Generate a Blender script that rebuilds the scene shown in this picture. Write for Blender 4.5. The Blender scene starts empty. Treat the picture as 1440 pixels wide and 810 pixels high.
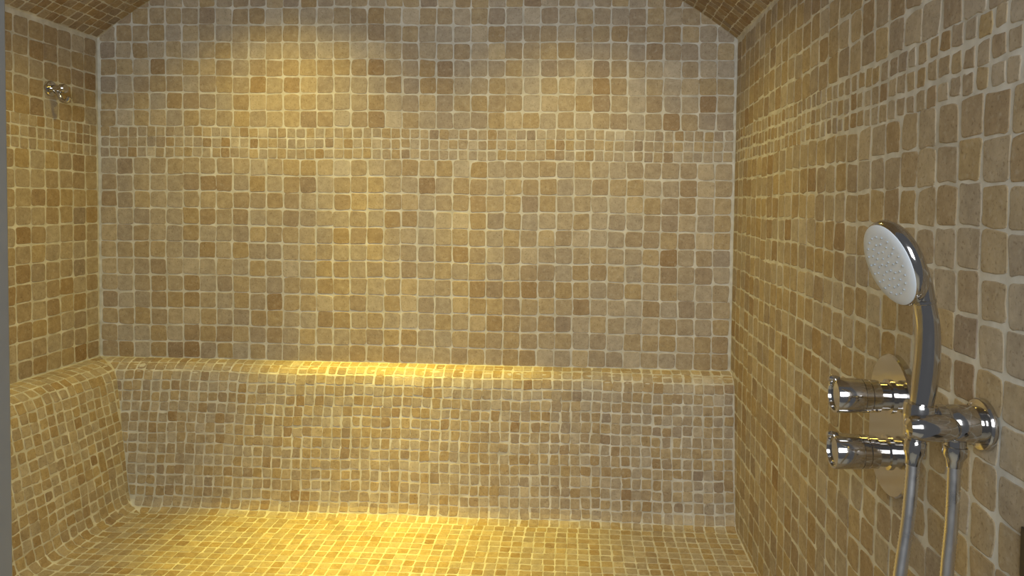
import bpy, math, random
import numpy as np
from mathutils import Matrix, Vector
random.seed(7)
scene=bpy.context.scene
scene.view_settings.view_transform='Standard'

W=1.9; D=2.05; CZ=1.4
YF=-1.40     # front plane of the room
ZL=.925; PB=.0505; PS=.0306
ZB0=ZL+12*PB; ZB1=ZB0+3*PS; ZS=ZB1+5.2*PB
# ---------- camera fit ----------
def rot(a,p,c):
    return np.array(Matrix.Rotation(a,3,'Z')@Matrix.Rotation(math.pi/2+p,3,'X')@Matrix.Rotation(c,3,'Z'))
def proj(q,P,direction=False):
    a,p,c,cx,cy,f,camx,_,_,_=q
    R=rot(a,p,c)
    v=np.array(P,float)
    if not direction: v=v-np.array([camx,-D,CZ])
    w=R.T@v
    return np.array([cx+f*w[0]/-w[2], cy-f*w[1]/-w[2]])
def resid(q):
    zs,zb,zl=q[7:]
    r=[]
    for P,o in [((0,0,zs),(139,46)),((W,0,zs),(1038,47)),((0,0,zb),(136,184)),((W,0,zb),(1036,191)),((0,0,zl),(141,502)),((W,0,zl),(1025,522))]:
        r+=list(proj(q,P)-np.array(o))
    r+=list((proj(q,(0,1,0),True)-np.array((815,290)))*.5)
    return np.array(r)
q=np.array([.035,-.04,-.014,780,327,962,1.438,1.92,1.62,.925])
for it in range(30):
    r=resid(q); J=np.zeros((len(r),10))
    for i in range(10):
        h=1e-5*max(1,abs(q[i])); qq=q.copy(); qq[i]+=h; J[:,i]=(resid(qq)-r)/h
    S=np.array([.01,.01,.01,10,10,10,.01,.01,.01,.01]); Js=J*S
    q=q-S*np.linalg.solve(Js.T@Js+1e-6*np.eye(10),Js.T@r)
a,p,c,cx,cy,f,camx=q[:7]
cam=bpy.data.cameras.new('camera'); co=bpy.data.objects.new('camera',cam); scene.collection.objects.link(co)
M=Matrix(rot(a,p,c).tolist()).to_4x4(); M.translation=Vector((camx,-D,CZ)); co.matrix_world=M
cam.sensor_width=36; cam.lens=f/1440*36
cam.shift_x=(720-cx)/1440; cam.shift_y=(cy-405)/1440; cam.clip_start=.02
scene.camera=co

# ---------- materials ----------
def newmat(n):
    m=bpy.data.materials.new(n); m.use_nodes=True
    nt=m.node_tree; b=nt.nodes['Principled BSDF']; return m,nt,b
def tile_mat():
    m,nt,b=newmat('travertine_tile'); N=nt.nodes; L=nt.links
    at=N.new('ShaderNodeAttribute'); at.attribute_name='tilecol'
    sp=N.new('ShaderNodeSeparateColor'); L.new(at.outputs['Color'],sp.inputs[0])
    cr=N.new('ShaderNodeValToRGB'); L.new(sp.outputs[0],cr.inputs[0])
    e=cr.color_ramp.elements
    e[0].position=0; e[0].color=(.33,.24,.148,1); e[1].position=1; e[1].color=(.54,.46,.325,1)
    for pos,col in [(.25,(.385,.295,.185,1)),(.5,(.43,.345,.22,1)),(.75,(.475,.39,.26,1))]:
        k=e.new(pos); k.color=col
    tc=N.new('ShaderNodeTexCoord')
    n1=N.new('ShaderNodeTexNoise'); n1.inputs['Scale'].default_value=45; n1.inputs['Detail'].default_value=6; n1.inputs['Roughness'].default_value=.65
    L.new(tc.outputs['Object'],n1.inputs['Vector'])
    r1=N.new('ShaderNodeValToRGB'); r1.color_ramp.elements[0].position=.3; r1.color_ramp.elements[0].color=(.8,.77,.72,1)
    r1.color_ramp.elements[1].position=.68; r1.color_ramp.elements[1].color=(1.12,1.12,1.1,1)
    L.new(n1.outputs[0],r1.inputs[0])
    mx=N.new('ShaderNodeMix'); mx.data_type='RGBA'; mx.blend_type='MULTIPLY'; mx.inputs[0].default_value=1
    L.new(cr.outputs[0],mx.inputs[6]); L.new(r1.outputs[0],mx.inputs[7])
    n2=N.new('ShaderNodeTexNoise'); n2.inputs['Scale'].default_value=240; n2.inputs['Detail'].default_value=4
    L.new(tc.outputs['Object'],n2.inputs['Vector'])
    r2=N.new('ShaderNodeValToRGB'); r2.color_ramp.elements[0].position=.3; r2.color_ramp.elements[0].color=(.6,.56,.5,1)
    r2.color_ramp.elements[1].position=.42; r2.color_ramp.elements[1].color=(1,1,1,1)
    L.new(n2.outputs[0],r2.inputs[0])
    m2=N.new('ShaderNodeMix'); m2.data_type='RGBA'; m2.blend_type='MULTIPLY'; m2.inputs[0].default_value=.8
    L.new(mx.outputs[2],m2.inputs[6]); L.new(r2.outputs[0],m2.inputs[7])
    hs=N.new('ShaderNodeHueSaturation'); L.new(m2.outputs[2],hs.inputs['Color'])
    mr=N.new('ShaderNodeMapRange'); mr.inputs['To Min'].default_value=.65; mr.inputs['To Max'].default_value=1.15
    L.new(sp.outputs[1],mr.inputs[0]); L.new(mr.outputs[0],hs.inputs['Saturation'])
    # thin grout haze left on the stone
    n3=N.new('ShaderNodeTexNoise'); n3.inputs['Scale'].default_value=110; n3.inputs['Detail'].default_value=5; L.new(tc.outputs['Object'],n3.inputs['Vector'])
    mr3=N.new('ShaderNodeMapRange'); mr3.inputs['From Min'].default_value=.55; mr3.inputs['From Max'].default_value=.75; mr3.inputs['To Max'].default_value=.4
    L.new(n3.outputs[0],mr3.inputs[0])
    m3=N.new('ShaderNodeMix'); m3.data_type='RGBA'; m3.inputs[7].default_value=(.58,.53,.42,1)
    L.new(mr3.outputs[0],m3.inputs[0]); L.new(hs.outputs[0],m3.inputs[6])
    L.new(m3.outputs[2],b.inputs['Base Color'])
    b.inputs['Roughness'].default_value=.62; b.inputs['Specular IOR Level'].default_value=.3
    bp=N.new('ShaderNodeBump'); bp.inputs['Strength'].default_value=.3; bp.inputs['Distance'].default_value=.001
    L.new(n2.outputs[0],bp.inputs['Height']); L.new(bp.outputs[0],b.inputs['Normal'])
    return m
def grout_mat():
    m,nt,b=newmat('lime_grout'); N=nt.nodes; L=nt.links
    tc=N.new('ShaderNodeTexCoord'); n=N.new('ShaderNodeTexNoise'); n.inputs['Scale'].default_value=30; n.inputs['Detail'].default_value=5
    L.new(tc.outputs['Object'],n.inputs['Vector'])
    r=N.new('ShaderNodeValToRGB'); r.color_ramp.elements[0].position=.3; r.color_ramp.elements[0].color=(.50,.475,.395,1)
    r.color_ramp.elements[1].position=.7; r.color_ramp.elements[1].color=(.73,.715,.645,1)
    L.new(n.outputs[0],r.inputs[0]); L.new(r.outputs[0],b.inputs['Base Color']); b.inputs['Roughness'].default_value=.85
    return m
def chrome_mat(n='chrome',col=(.60,.585,.57),rough=.10):
    m,nt,b=newmat(n); N=nt.nodes
    b.inputs['Base Color'].default_value=(*col,1); b.inputs['Metallic'].default_value=1
    tc=N.new('ShaderNodeTexCoord'); no=N.new('ShaderNodeTexNoise'); no.inputs['Scale'].default_value=60
    nt.links.new(tc.outputs['Object'],no.inputs['Vector'])
    mr=N.new('ShaderNodeMapRange'); mr.inputs['To Min'].default_value=rough*.6; mr.inputs['To Max'].default_value=rough*1.6
    nt.links.new(no.outputs[0],mr.inputs[0]); nt.links.new(mr.outputs[0],b.inputs['Roughness'])
    return m
def plain(n,col,rough=.4,metal=0):
    m,nt,b=newmat(n); N=nt.nodes
    tc=N.new('ShaderNodeTexCoord'); no=N.new('ShaderNodeTexNoise'); no.inputs['Scale'].default_value=40
    nt.links.new(tc.outputs['Object'],no.inputs['Vector'])
    r=N.new('ShaderNodeValToRGB'); r.color_ramp.elements[0].color=(*[x*.93 for x in col],1); r.color_ramp.elements[1].color=(*[min(1,x*1.05) for x in col],1)
    nt.links.new(no.outputs[0],r.inputs[0]); nt.links.new(r.outputs[0],b.inputs['Base Color'])
    b.inputs['Roughness'].default_value=rough; b.inputs['Metallic'].default_value=metal
    return m
TILE=tile_mat(); GROUT=grout_mat(); CHROME=chrome_mat(); WHITE=plain('white_plastic',(.78,.85,.92),.35)
GREYP=plain('grey_rubber',(.42,.46,.48),.5); ALU=plain('anodised_aluminium',(.42,.46,.5),.35,.3); DARK=plain('dark_metal',(.03,.025,.02),.4)

# ---------- tiled surface builder ----------
class Surf:
    def __init__(s,name): s.name=name; s.v=[]; s.f=[]; s.m=[]; s.c=[]; s.tone=.5
    def box(s,x0,x1,y0,y1,z0,z1):
        b=len(s.v); s.v+=[(x,y,z) for x in(x0,x1) for y in(y0,y1) for z in(z0,z1)]
        for q4 in [(0,1,3,2),(4,6,7,5),(0,4,5,1),(2,3,7,6),(0,2,6,4),(1,5,7,3)]:
            s.f.append([b+i for i in q4]); s.m.append(1)
        s.c+=[(0,0)]*8
    def poly(s,pts,faces,mat=1):
        b=len(s.v); s.v+=[tuple(p) for p in pts]; s.c+=[(0,0)]*len(pts)
        for fc in faces: s.f.append([b+i for i in fc]); s.m.append(mat)
    def tiles(s,mp,u0,u1,v0,v1,pu,pv,g,keep=None,clamp=None,jit=1.0,h=.0009):
        nu=max(1,round((u1-u0)/pu)); nv=max(1,round((v1-v0)/pv)); pu=(u1-u0)/nu; pv=(v1-v0)/nv
        ph=[random.uniform(0,6.28) for _ in range(6)]
        for j in range(nv):
            for i in range(nu):
                uc=u0+(i+.5)*pu; vc=v0+(j+.5)*pv
                if keep and not keep(uc,vc): continue
                wob=.0013*jit
                uc+=wob*math.sin(vc*17+ph[0])+wob*.5*math.sin(vc*53+uc*3+ph[1])
                vc+=wob*math.sin(uc*11+ph[2])+wob*.6*math.sin(uc*47+ph[3])
                sc=pu/.05
                uc+=random.gauss(0,.0006)*jit*max(sc,.8); vc+=random.gauss(0,.0006)*jit*max(sc,.8)
                a=pu/2-g/2+random.gauss(0,.0005)*jit; b=pv/2-g/2+random.gauss(0,.0005)*jit
                th=random.gauss(0,.014)*jit
                ct,st=math.cos(th),math.sin(th)
                out=[]
                k=len(s.v)
                ed={(-1,-1):(0,-1),(1,-1):(1,0),(1,1):(0,1),(-1,1):(-1,0)}
                for (sx,sy) in [(-1,-1),(1,-1),(1,1),(-1,1)]:
                    r=random.uniform(.10,.34)*a*2*.55
                    cxx=sx*a+random.gauss(0,.0008)*jit*max(sc,.7); cyy=sy*b+random.gauss(0,.0008)*jit*max(sc,.7)
                    A=(cxx,cyy-sy*r); Bm=(cxx-sx*r*.28,cyy-sy*r*.28); C=(cxx-sx*r,cyy)
                    if (sx,sy) in [(-1,-1),(1,1)]: seq=[A,Bm,C]
                    else: seq=[C,Bm,A]
                    out+=seq
                    ex,ey=ed[(sx,sy)]; t1=random.uniform(-.3,.3)
                    bul=random.gauss(.0001,.0006)*jit*max(sc,.7)
                    out.append((ex*(a+bul)+(t1*a if ex==0 else 0), ey*(b+bul)+(t1*b if ey==0 else 0)))
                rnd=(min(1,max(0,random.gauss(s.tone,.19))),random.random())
                hh=h*random.uniform(.8,1.25)
                inset=1-.0011/a
                for ring,(fac,hgt) in enumerate([(1,-.0006),(1,hh*.45),(inset,hh)]):
                    for (x,y) in out:
                        x*=fac;y*=fac
                        uu=uc+x*ct-y*st; vv=vc+x*st+y*ct
                        if clamp: uu=clamp(uu,vv)
                        P,Nn=mp(uu,vv)
                        s.v.append((P[0]+Nn[0]*hgt,P[1]+Nn[1]*hgt,P[2]+Nn[2]*hgt)); s.c.append(rnd)
                n=len(out)
                for t in range(n):
                    t2=(t+1)%n
                    s.f.append([k+t,k+t2,k+n+t2,k+n+t]); s.m.append(0)
                    s.f.append([k+n+t,k+n+t2,k+2*n+t2,k+2*n+t]); s.m.append(0)
                s.f.append([k+2*n+t for t in range(n)]); s.m.append(0)
    def build(s,fix=True):
        me=bpy.data.meshes.new(s.name); me.from_pydata(s.v,[],s.f)
        me.materials.append(TILE); me.materials.append(GROUT)
        me.polygons.foreach_set('material_index',s.m)
        at=me.attributes.new('tilecol','FLOAT_COLOR','POINT')
        arr=np.zeros((len(s.v),4),np.float32); arr[:,:2]=np.array(s.c,np.float32); arr[:,3]=1
        at.data.foreach_set('color',arr.ravel())
        me.update()
        o=bpy.data.objects.new(s.name,me); scene.collection.objects.link(o)
        return o

GB=.0040; GS=.0035
# vault
ang=math.radians(38); RV=W/2/math.sin(ang); ZC=ZS-RV*math.cos(ang)
def vz(x): return ZC+math.sqrt(max(0,RV*RV-(x-W/2)**2))
ZT=vz(W/2)
# back wall
s=Surf('wall_back'); s.box(-.1,W+.1,0,.1,0,ZT+.1)
mp=lambda u,v:((u,0,v),(0,-1,0))
kp=lambda u,v: v<vz(u)+.03
s.tiles(mp,.006,W-.006,ZL,ZB0,W/37,PB,GB)
s.tiles(mp,.006,W-.006,ZB0,ZB1,W/66,PS,GS)
s.tiles(mp,.006,W-.006,ZB1,ZB1+12*PB,W/37,PB,GB,keep=kp)
s.build()
# side walls
s=Surf('wall_left'); s.tone=.36; s.box(-.1,0,YF,-.001,0,ZS)
mp=lambda u,v:((0,-u,v),(1,0,0))
for r in [(ZL,ZB0,PB,PB,GB),(ZB0,ZB1,W/66,PS,GS),(ZB1,ZB1+5*PB,PB,PB,GB)]:
    s.tiles(mp,.006,-YF,r[0],r[1],r[2]*1.01,r[3],r[4])
s.build()
s=Surf('wall_right'); s.tone=.44; s.box(W,W+.1,YF,-.001,0,ZS)
mp=lambda u,v:((W,-u,v),(-1,0,0))
for r in [(ZL-18*PB,ZL,PB,PB,GB),(ZL,ZB0,PB,PB,GB),(ZB0,ZB1,W/66,PS,GS+.0018),(ZB1,ZB1+5*PB,PB,PB,GB)]:
    s.tiles(mp,.006,-YF,r[0],r[1],r[2]*.99,r[3],r[4]+.0008,jit=1.5)
s.build()
# vault ceiling
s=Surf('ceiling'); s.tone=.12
n=40; pts=[]; fc=[]
for i in range(n+1):
    t=-ang+2*ang*i/n
    for R in (RV,RV+.08):
        for y in (0,YF): pts.append((W/2+R*math.sin(t),y,ZC+R*math.cos(t)))
for i in range(n):
    k=4*i; fc+=[(k,k+1,k+5,k+4),(k+2,k+6,k+7,k+3),(k+1,k+3,k+7,k+5),(k,k+4,k+6,k+2)]
fc+=[(0,2,3,1),(4*n,4*n+1,4*n+3,4*n+2)]
s.poly(pts,fc)
def mpv(u,v):
    t=-ang+v/RV; return ((W/2+RV*math.sin(t),-u,ZC+RV*math.cos(t)),(-math.sin(t),0,-math.cos(t)))
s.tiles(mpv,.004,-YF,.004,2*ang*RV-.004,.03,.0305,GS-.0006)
s.build()
# floor
s=Surf('floor'); s.box(0,W,-3.0,0,-.1,0)
s.tiles(lambda u,v:((u,-v,0),(0,0,1)),.63,W-.004,.56,1.6,PB,PB,GB)
s.build()
# bench
SEAT=.508; KB=.11; KL=.165; SD=.55; SX=.62; EW=.0
prof=[(0,ZL),(.22,ZL-.004),(.40,ZL-.013),(.52,ZL-.028),(.58,ZL-.05),(.61,ZL-.075),(.93,SEAT+.05),(.97,SEAT+.025),(1.05,SEAT+.008),(1.18,SEAT+.001),(1.3,SEAT)]
def mkprof(K):
    P=[(g*K,z) for g,z in prof]; S=[0]
    for i in range(1,len(P)): S.append(S[-1]+math.dist(P[i],P[i-1]))
    def ev(v):
        v=min(max(v,0),S[-1]-1e-6)
        for i in range(1,len(P)):
            if v<=S[i]:
                t=(v-S[i-1])/(S[i]-S[i-1]); (o0,z0),(o1,z1)=P[i-1],P[i]
                dx,dz=o1-o0,z1-z0; l=math.hypot(dx,dz)
                return o0+t*dx,z0+t*dz,-dz/l,dx/l
    return ev,S[-1],P
eb,LB,PBk=mkprof(KB); el,LLf,PLf=mkprof(KL)
s=Surf('tiled_bench')
m_=len(prof); pts=[];fc=[]
for i in range(m_):
    ob,z=PBk[i]; ol,_=PLf[i]
    pts+=[(W,-ob,z),(ol,-ob,z),(ol,YF+.03,z)]
for i in range(m_-1):
    k=3*i; fc+=[(k,k+1,k+4,k+3),(k+1,k+2,k+5,k+4)]
s.poly(pts,fc)
ob,ol=PBk[-1][0],PLf[-1][0]
s.poly([(ol,-ob,SEAT),(W,-ob,SEAT),(W,-SD,SEAT),(SX,-SD,SEAT),(SX,YF+.03,SEAT),(ol,YF+.03,SEAT)],[(0,1,2,3),(0,3,4,5)])
s.poly([(SX,-SD,SEAT),(W,-SD,SEAT),(W,-SD,0),(SX,-SD,0),(SX,YF+.03,SEAT),(SX,YF+.03,0)],[(0,1,2,3),(0,3,5,4)])
s.poly([(o,YF+.03,z) for o,z in PLf]+[(SX,YF+.03,SEAT),(SX,YF+.03,0),(0,YF+.03,0)],[list(range(m_+3))])
def mb(u,v):
    o,z,no,nz=eb(v); return ((u,-o,z),(0,-no,nz))
def ml(u,v):
    o,z,no,nz=el(v); return ((o,-u,z),(no,0,nz))
clb=lambda u,v: min(max(u,el(v*LLf/LB)[0]+.002),W-.003)
cll=lambda u,v: max(u,eb(v*LB/LLf)[0]+.002)
SP=.0297
s.tiles(mb,0,W-.003,.003,LB,W/66,SP,GS+.0003,keep=lambda u,v:u>el(v*LLf/LB)[0]-.004,clamp=clb,jit=1.5)
s.tiles(ml,0,-YF-.03,.003,LLf,W/66,SP,GS+.0003,keep=lambda u,v:u>eb(v*LB/LLf)[0]-.004,clamp=cll,jit=1.5)
s.tiles(lambda u,v:((u,-v,SEAT),(0,0,1)),ol,W-.003,ob,SD,W/66,SP,GS)
s.tiles(lambda u,v:((u,-v,SEAT),(0,0,1)),ol,SX,SD,-YF-.03,W/66,SP,GS)
s.tiles(lambda u,v:((u,-SD,v),(0,-1,0)),SX,W-.003,.003,SEAT,SP,SP,GS)
s.tiles(lambda u,v:((SX,-u,v),(1,0,0)),SD,-YF-.03,.003,SEAT,SP,SP,GS)
s.build()

# ---------- helpers for fittings ----------
def group(name,loc):
    e=bpy.data.objects.new(name,None); e.location=loc; e.empty_display_size=.05; scene.collection.objects.link(e); return e
def addmesh(name,V,F,mat,par,smooth=True,bev=0):
    me=bpy.data.meshes.new(name); me.from_pydata([tuple(v) for v in V],[],F); me.materials.append(mat)
    import bmesh
    bm=bmesh.new(); bm.from_mesh(me); bmesh.ops.recalc_face_normals(bm,faces=bm.faces); bm.to_mesh(me); bm.free()
    o=bpy.data.objects.new(name,me); scene.collection.objects.link(o)
    if par: o.parent=par; o.location=-par.location
    if smooth:
        for p_ in me.polygons: p_.use_smooth=True
        try: me.set_sharp_from_angle(angle=math.radians(35))
        except Exception: pass
    if bev:
        b=o.modifiers.new('bevel','BEVEL'); b.width=bev; b.segments=3; b.limit_method='ANGLE'
    return o
def lathe(name,org,axis,profile,mat,par,n=48,sx=1,sy=1,up=None):
    A=Vector(axis).normalized(); U=(Vector(up) if up else A.orthogonal()); U=(U-A*U.dot(A)).normalized(); Vv=A.cross(U)
    O=Vector(org); V=[];F=[]
    for (t,r) in profile:
        for i in range(n):
            th=2*math.pi*i/n; V.append(O+A*t+(U*math.cos(th)*sx+Vv*math.sin(th)*sy)*r)
    m=len(profile)
    for j in range(m-1):
        for i in range(n):
            F.append((j*n+i,j*n+(i+1)%n,(j+1)*n+(i+1)%n,(j+1)*n+i))
    F.append(tuple(range(n))); F.append(tuple((m-1)*n+i for i in range(n)))
    return addmesh(name,V,F,mat,par)
def catmull(P,n=10):
    P=[np.array(x,float) for x in P]; P=[2*P[0]-P[1]]+P+[2*P[-1]-P[-2]]; out=[]
    for i in range(1,len(P)-2):
        for k in range(n):
            t=k/n; a,b,c_,d=P[i-1],P[i],P[i+1],P[i+2]
            out.append(.5*((2*b)+(c_-a)*t+(2*a-5*b+4*c_-d)*t*t+(-a+3*b-3*c_+d)*t**3))
    out.append(P[-2]); return out
def sweep(name,P,mat,par,n=20,sub=10,ridges=0,Yax=(0,1,0)):
    C=catmull(P,sub); V=[];F=[]
    Y=Vector(Yax)
    for i,c_ in enumerate(C):
        a_=C[max(0,i-1)]; b_=C[min(len(C)-1,i+1)]
        T=Vector((b_-a_)[:3]).normalized(); Nn=Y.cross(T).normalized(); B=T.cross(Nn)
        rr=1+(ridges*(1 if i%2 else -1) if ridges else 0)
        for k in range(n):
            th=2*math.pi*k/n
            V.append(Vector(c_[:3])+Nn*math.cos(th)*c_[3]*rr+B*math.sin(th)*c_[4]*rr)
    for j in range(len(C)-1):
        for i in range(n): F.append((j*n+i,j*n+(i+1)%n,(j+1)*n+(i+1)%n,(j+1)*n+i))
    F.append(tuple(range(n))); F.append(tuple((len(C)-1)*n+i for i in range(n)))
    return addmesh(name,V,F,mat,par)

# ---------- hand shower ----------
YH=-1.27; ZO=1.167
hs=group('hand_shower',(1.9,YH,ZO))
nrm=Vector((-.94,-.10,-.33)).normalized(); fc0=Vector((1.793,YH,1.341))
upv=Vector((-.33,0,.94))
back=-nrm
lathe('head_shell',fc0,back,[(-.001,.0405),(-.002,.045),(0,.0475),(.004,.0487),(.009,.0485),(.014,.045),(.019,.036),(.022,.024),(.0235,.012),(.024,.002)],CHROME,hs)
lathe('spray_face',fc0+nrm*.0005,nrm,[(-.002,.0460),(.0015,.0460),(.003,.0435),(.0036,.034),(.0038,.001)],WHITE,hs)
V=[];F=[]
A=nrm; U=(upv-A*upv.dot(A)).normalized(); Vx=A.cross(U)
for ring,cnt in [(0,1),(.008,5),(.016,10),(.0245,15),(.033,20)]:
    for i in range(cnt):
        th=2*math.pi*i/cnt+ring*30; cpt=fc0+A*.0035+(U*math.cos(th)+Vx*math.sin(th))*ring
        k=len(V)
        for (h_,r_) in [(0,.0014),(.002,.0009)]:
            for q_ in range(6):
                t_=q_*math.pi/3; V.append(cpt+A*h_+(U*math.cos(t_)+Vx*math.sin(t_))*r_)
        for q_ in range(6): F.append((k+q_,k+(q_+1)%6,k+6+(q_+1)%6,k+6+q_))
        F.append(tuple(k+6+q_ for q_ in range(6)))
addmesh('spray_nozzles',V,F,GREYP,hs,False)
sweep('handle',[(1.800,YH,1.372,.006,.014),(1.812,YH,1.352,.010,.019),(1.823,YH,1.327,.012,.018),(1.8305,YH,1.300,.0112,.0150),(1.835,YH,1.275,.0120,.0145),(1.836,YH,1.240,.0130,.0145),(1.834,YH,1.210,.0130,.0140),(1.831,YH,1.185,.0118,.0125),(1.8285,YH,1.163,.0105,.0105),(1.827,YH,1.143,.0098,.0098)],CHROME,hs,n=28)
lathe('neck_ring',(1.8295,YH,1.304),(.18,0,-1),[(0,.0145),(.001,.0158),(.004,.0158),(.005,.0145)],CHROME,hs,sx=.78,sy=1.02,up=(1,0,0))
lathe('wall_rosette',(1.8985,YH,ZO),(-1,0,0),[(0,.0285),(.004,.0285),(.0065,.027),(.008,.022)],CHROME,hs)
lathe('outlet_body',(1.893,YH,ZO),(-1,0,0),[(0,.0195),(.002,.0205),(.030,.0205),(.033,.0185),(.036,.0185),(.038,.0205),(.047,.0205),(.049,.0185)],CHROME,hs)
lathe('holder_arm',(1.866,YH-.014,ZO-.001),(-1,-.02,0),[(0,.004),(.003,.0085),(.009,.0125),(.018,.0148),(.038,.0150),(.048,.0135),(.055,.010),(.058,.004)],CHROME,hs)
lathe('holder_cup',(1.831,YH,ZO+.021),(-.1,0,-1),[(0,.0125),(0,.0165),(.003,.0175),(.02,.0165),(.036,.0145),(.036,.0105)],CHROME,hs)
lathe('hose_nut_handset',(1.827,YH,ZO-.019),(-.12,0,-1),[(0,.0102),(.002,.0112),(.014,.0112),(.020,.0085),(.028,.0078)],CHROME,hs,n=32)
lathe('outlet_elbow',(1.8695,YH,ZO-.012),(-.03,0,-1),[(0,.011),(.012,.011),(.013,.0125),(.022,.0125),(.028,.009),(.036,.0078)],CHROME,hs,n=32)
sweep('hose',[(1.8255,YH,1.138,.007,.007),(1.820,YH-.002,1.06,.007,.007),(1.811,YH-.004,.985,.007,.007),(1.800,YH-.006,.85,.007,.007),(1.798,YH-.006,.70,.007,.007),(1.810,YH-.004,.60,.007,.007),(1.834,YH,.565,.007,.007),(1.858,YH+.003,.60,.007,.007),(1.868,YH+.003,.70,.007,.007),(1.867,YH+.003,.85,.007,.007),(1.8655,YH+.002,.985,.007,.007),(1.868,YH,1.06,.007,.007),(1.8688,YH,1.135,.007,.007)],chrome_mat('hose_metal',(.75,.74,.72),.28),hs,n=14,sub=36,ridges=.035)

# ---------- mixer ----------
YM=-1.06
mxr=group('shower_mixer_valve',(1.9,YM,1.10))
V=[];F=[]; hw=.066; hh=.099; n=24
outl=[]
for i in range(n+1):
    t=math.pi*i/n; outl.append((hw*math.cos(t),hh-hw+hw*math.sin(t)))
for i in range(n+1):
    t=math.pi+math.pi*i/n; outl.append((hw*math.cos(t),-(hh-hw)+hw*math.sin(t)))
N_=len(outl)
for x,sc in [(1.8995,1),(1.891,1),(1.889,.96)]:
    for (yy,zz) in outl: V.append((x,YM+yy*sc,1.10+zz*(sc if sc==1 else .98)))
for j in range(2):
    for i in range(N_): F.append((j*N_+i,j*N_+(i+1)%N_,(j+1)*N_+(i+1)%N_,(j+1)*N_+i))
F.append(tuple(range(N_))); F.append(tuple(2*N_+i for i in range(N_)))
addmesh('escutcheon_plate',V,F,CHROME,mxr)
for i,z in enumerate((1.140,1.061)):
    lathe('handle_%d'%(i+1),(1.889,YM,z),(-1,0,0),[(0,.024),(.003,.024),(.004,.0195),(.016,.0195),(.017,.0225),(.028,.0225),(.029,.0212),(.030,.0212),(.031,.0235),(.0385,.0238),(.0387,.0228),(.0393,.0228),(.0395,.0238),(.075,.0245),(.0765,.0235),(.0765,.0205),(.073,.0195)],CHROME,mxr)
    lathe('lever_%d'%(i+1),(1.819,YM,z+.0225),(-1,0,.12),[(0,.0032),(.002,.0042),(.012,.0042),(.014,.003)],CHROME,mxr,n=20,sy=1.5)

# ---------- robe hook ----------
hk=group('robe_hook',(0,-.193,1.70))
lathe('hook_base',(-.001,-.193,1.703),(1,0,0),[(0,.021),(.007,.021),(.009,.019),(.010,.009),(.03,.008),(.034,.012),(.044,.013),(.047,.011)],CHROME,hk)
sweep('hook_arm',[(.012,-.193,1.70,.006,.006),(.026,-.193,1.688,.006,.006),(.034,-.193,1.672,.006,.006),(.048,-.193,1.668,.006,.006),(.056,-.193,1.68,.0065,.0065)],CHROME,hk,sub=6,n=16)

# ---------- glazed front: post and glass ----------
gp=group('glass_partition',(.45,YF,0))
def boxm(name,x0,x1,y0,y1,z0,z1,mat,par,bev=.002):
    V=[(x,y,z) for x in(x0,x1) for y in(y0,y1) for z in(z0,z1)]
    return addmesh(name,V,[(0,1,3,2),(4,6,7,5),(0,4,5,1),(2,3,7,6),(0,2,6,4),(1,5,7,3)],mat,par,False,bev)
boxm('post',.850,.885,YF-.02,YF+.02,0,vz(.87)-.01,ALU,gp)
gm=bpy.data.materials.new('clear_glass'); gm.use_nodes=True; nt=gm.node_tree; nt.nodes.clear()
o_=nt.nodes.new('ShaderNodeOutputMaterial'); t_=nt.nodes.new('ShaderNodeBsdfTransparent'); g_=nt.nodes.new('ShaderNodeBsdfGlossy'); g_.inputs['Roughness'].default_value=.02
t_.inputs[0].default_value=(.93,.96,.95,1); x_=nt.nodes.new('ShaderNodeMixShader'); x_.inputs[0].default_value=.06
nt.links.new(t_.outputs[0],x_.inputs[1]); nt.links.new(g_.outputs[0],x_.inputs[2]); nt.links.new(x_.outputs[0],o_.inputs[0])
boxm('glass_pane',.005,.850,YF-.004,YF+.004,.0,ZS-.02,gm,gp,0)
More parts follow.
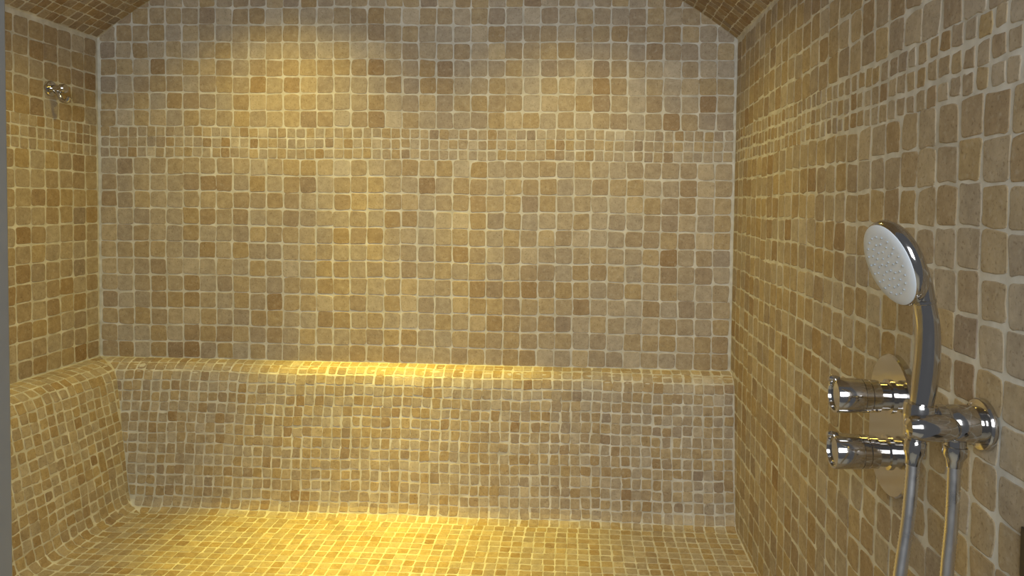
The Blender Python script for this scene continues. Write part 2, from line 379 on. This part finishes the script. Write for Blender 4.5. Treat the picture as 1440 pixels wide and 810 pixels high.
# door hinge on the right wall beside the opening
dh=group('door_hinge',(1.9,-1.36,1.064))
boxm('leaf',1.8955,1.8995,-1.387,-1.344,1.038,1.088,DARK,dh,.001)
lathe('knuckle',(1.893,-1.390,1.036),(0,0,1),[(0,.004),(.001,.0055),(.053,.0055),(.054,.004)],DARK,dh,n=24)

# ---------- downlights: wall pair, plus an added seat pair ----------
def downlight(x,y,power,col,size,blend=1.0,tilt=0):
    z=vz(x)
    g=group('ceiling_downlight',(x,y,z))
    lathe('trim_ring',(x,y,z+.004),(0,0,-1),[(0,.030),(.002,.045),(.010,.045),(.012,.042),(.012,.033),(.004,.031)],CHROME,g)
    em=bpy.data.materials.new('lamp_lens'); em.use_nodes=True; b=em.node_tree.nodes['Principled BSDF']; b.inputs['Emission Color'].default_value=(*col,1); b.inputs['Emission Strength'].default_value=4
    lathe('lamp_lens',(x,y,z-.001),(0,0,-1),[(0,.031),(.002,.030),(.003,.001)],em,g)
    l=bpy.data.lights.new('lamp','SPOT'); l.energy=power; l.color=col; l.spot_size=math.radians(size); l.spot_blend=blend; l.shadow_soft_size=.03
    o=bpy.data.objects.new('lamp',l); scene.collection.objects.link(o); o.parent=g; o.location=(0,0,-.02); o.rotation_euler=(-math.radians(tilt),0,0)
WARM=(1,.75,.17)
downlight(.60,-.38,28,WARM,128)
downlight(1.40,-.40,20,WARM,126)
SEAT_GLOW=(1,.74,.06)
downlight(.80,-.17,120,SEAT_GLOW,36,tilt=3)  # added narrow spot to brighten ledge and seat; no such fixture seen
downlight(1.12,-.17,75,SEAT_GLOW,36,tilt=3)  # second added spot, widens the glow on ledge and seat

l=bpy.data.lights.new('camera_fill','AREA'); l.energy=31; l.size=.9; l.color=(.90,.93,.96)  # added cool fill from behind the camera, no visible lamp there
o=bpy.data.objects.new('camera_fill',l); scene.collection.objects.link(o); o.location=(1.3,-3.0,1.9)
o.rotation_euler=(math.radians(78),0,math.radians(5))
w=bpy.data.worlds.new('world'); scene.world=w; w.use_nodes=True; w.node_tree.nodes['Background'].inputs[0].default_value=(.6,.62,.66,1); w.node_tree.nodes['Background'].inputs[1].default_value=.17
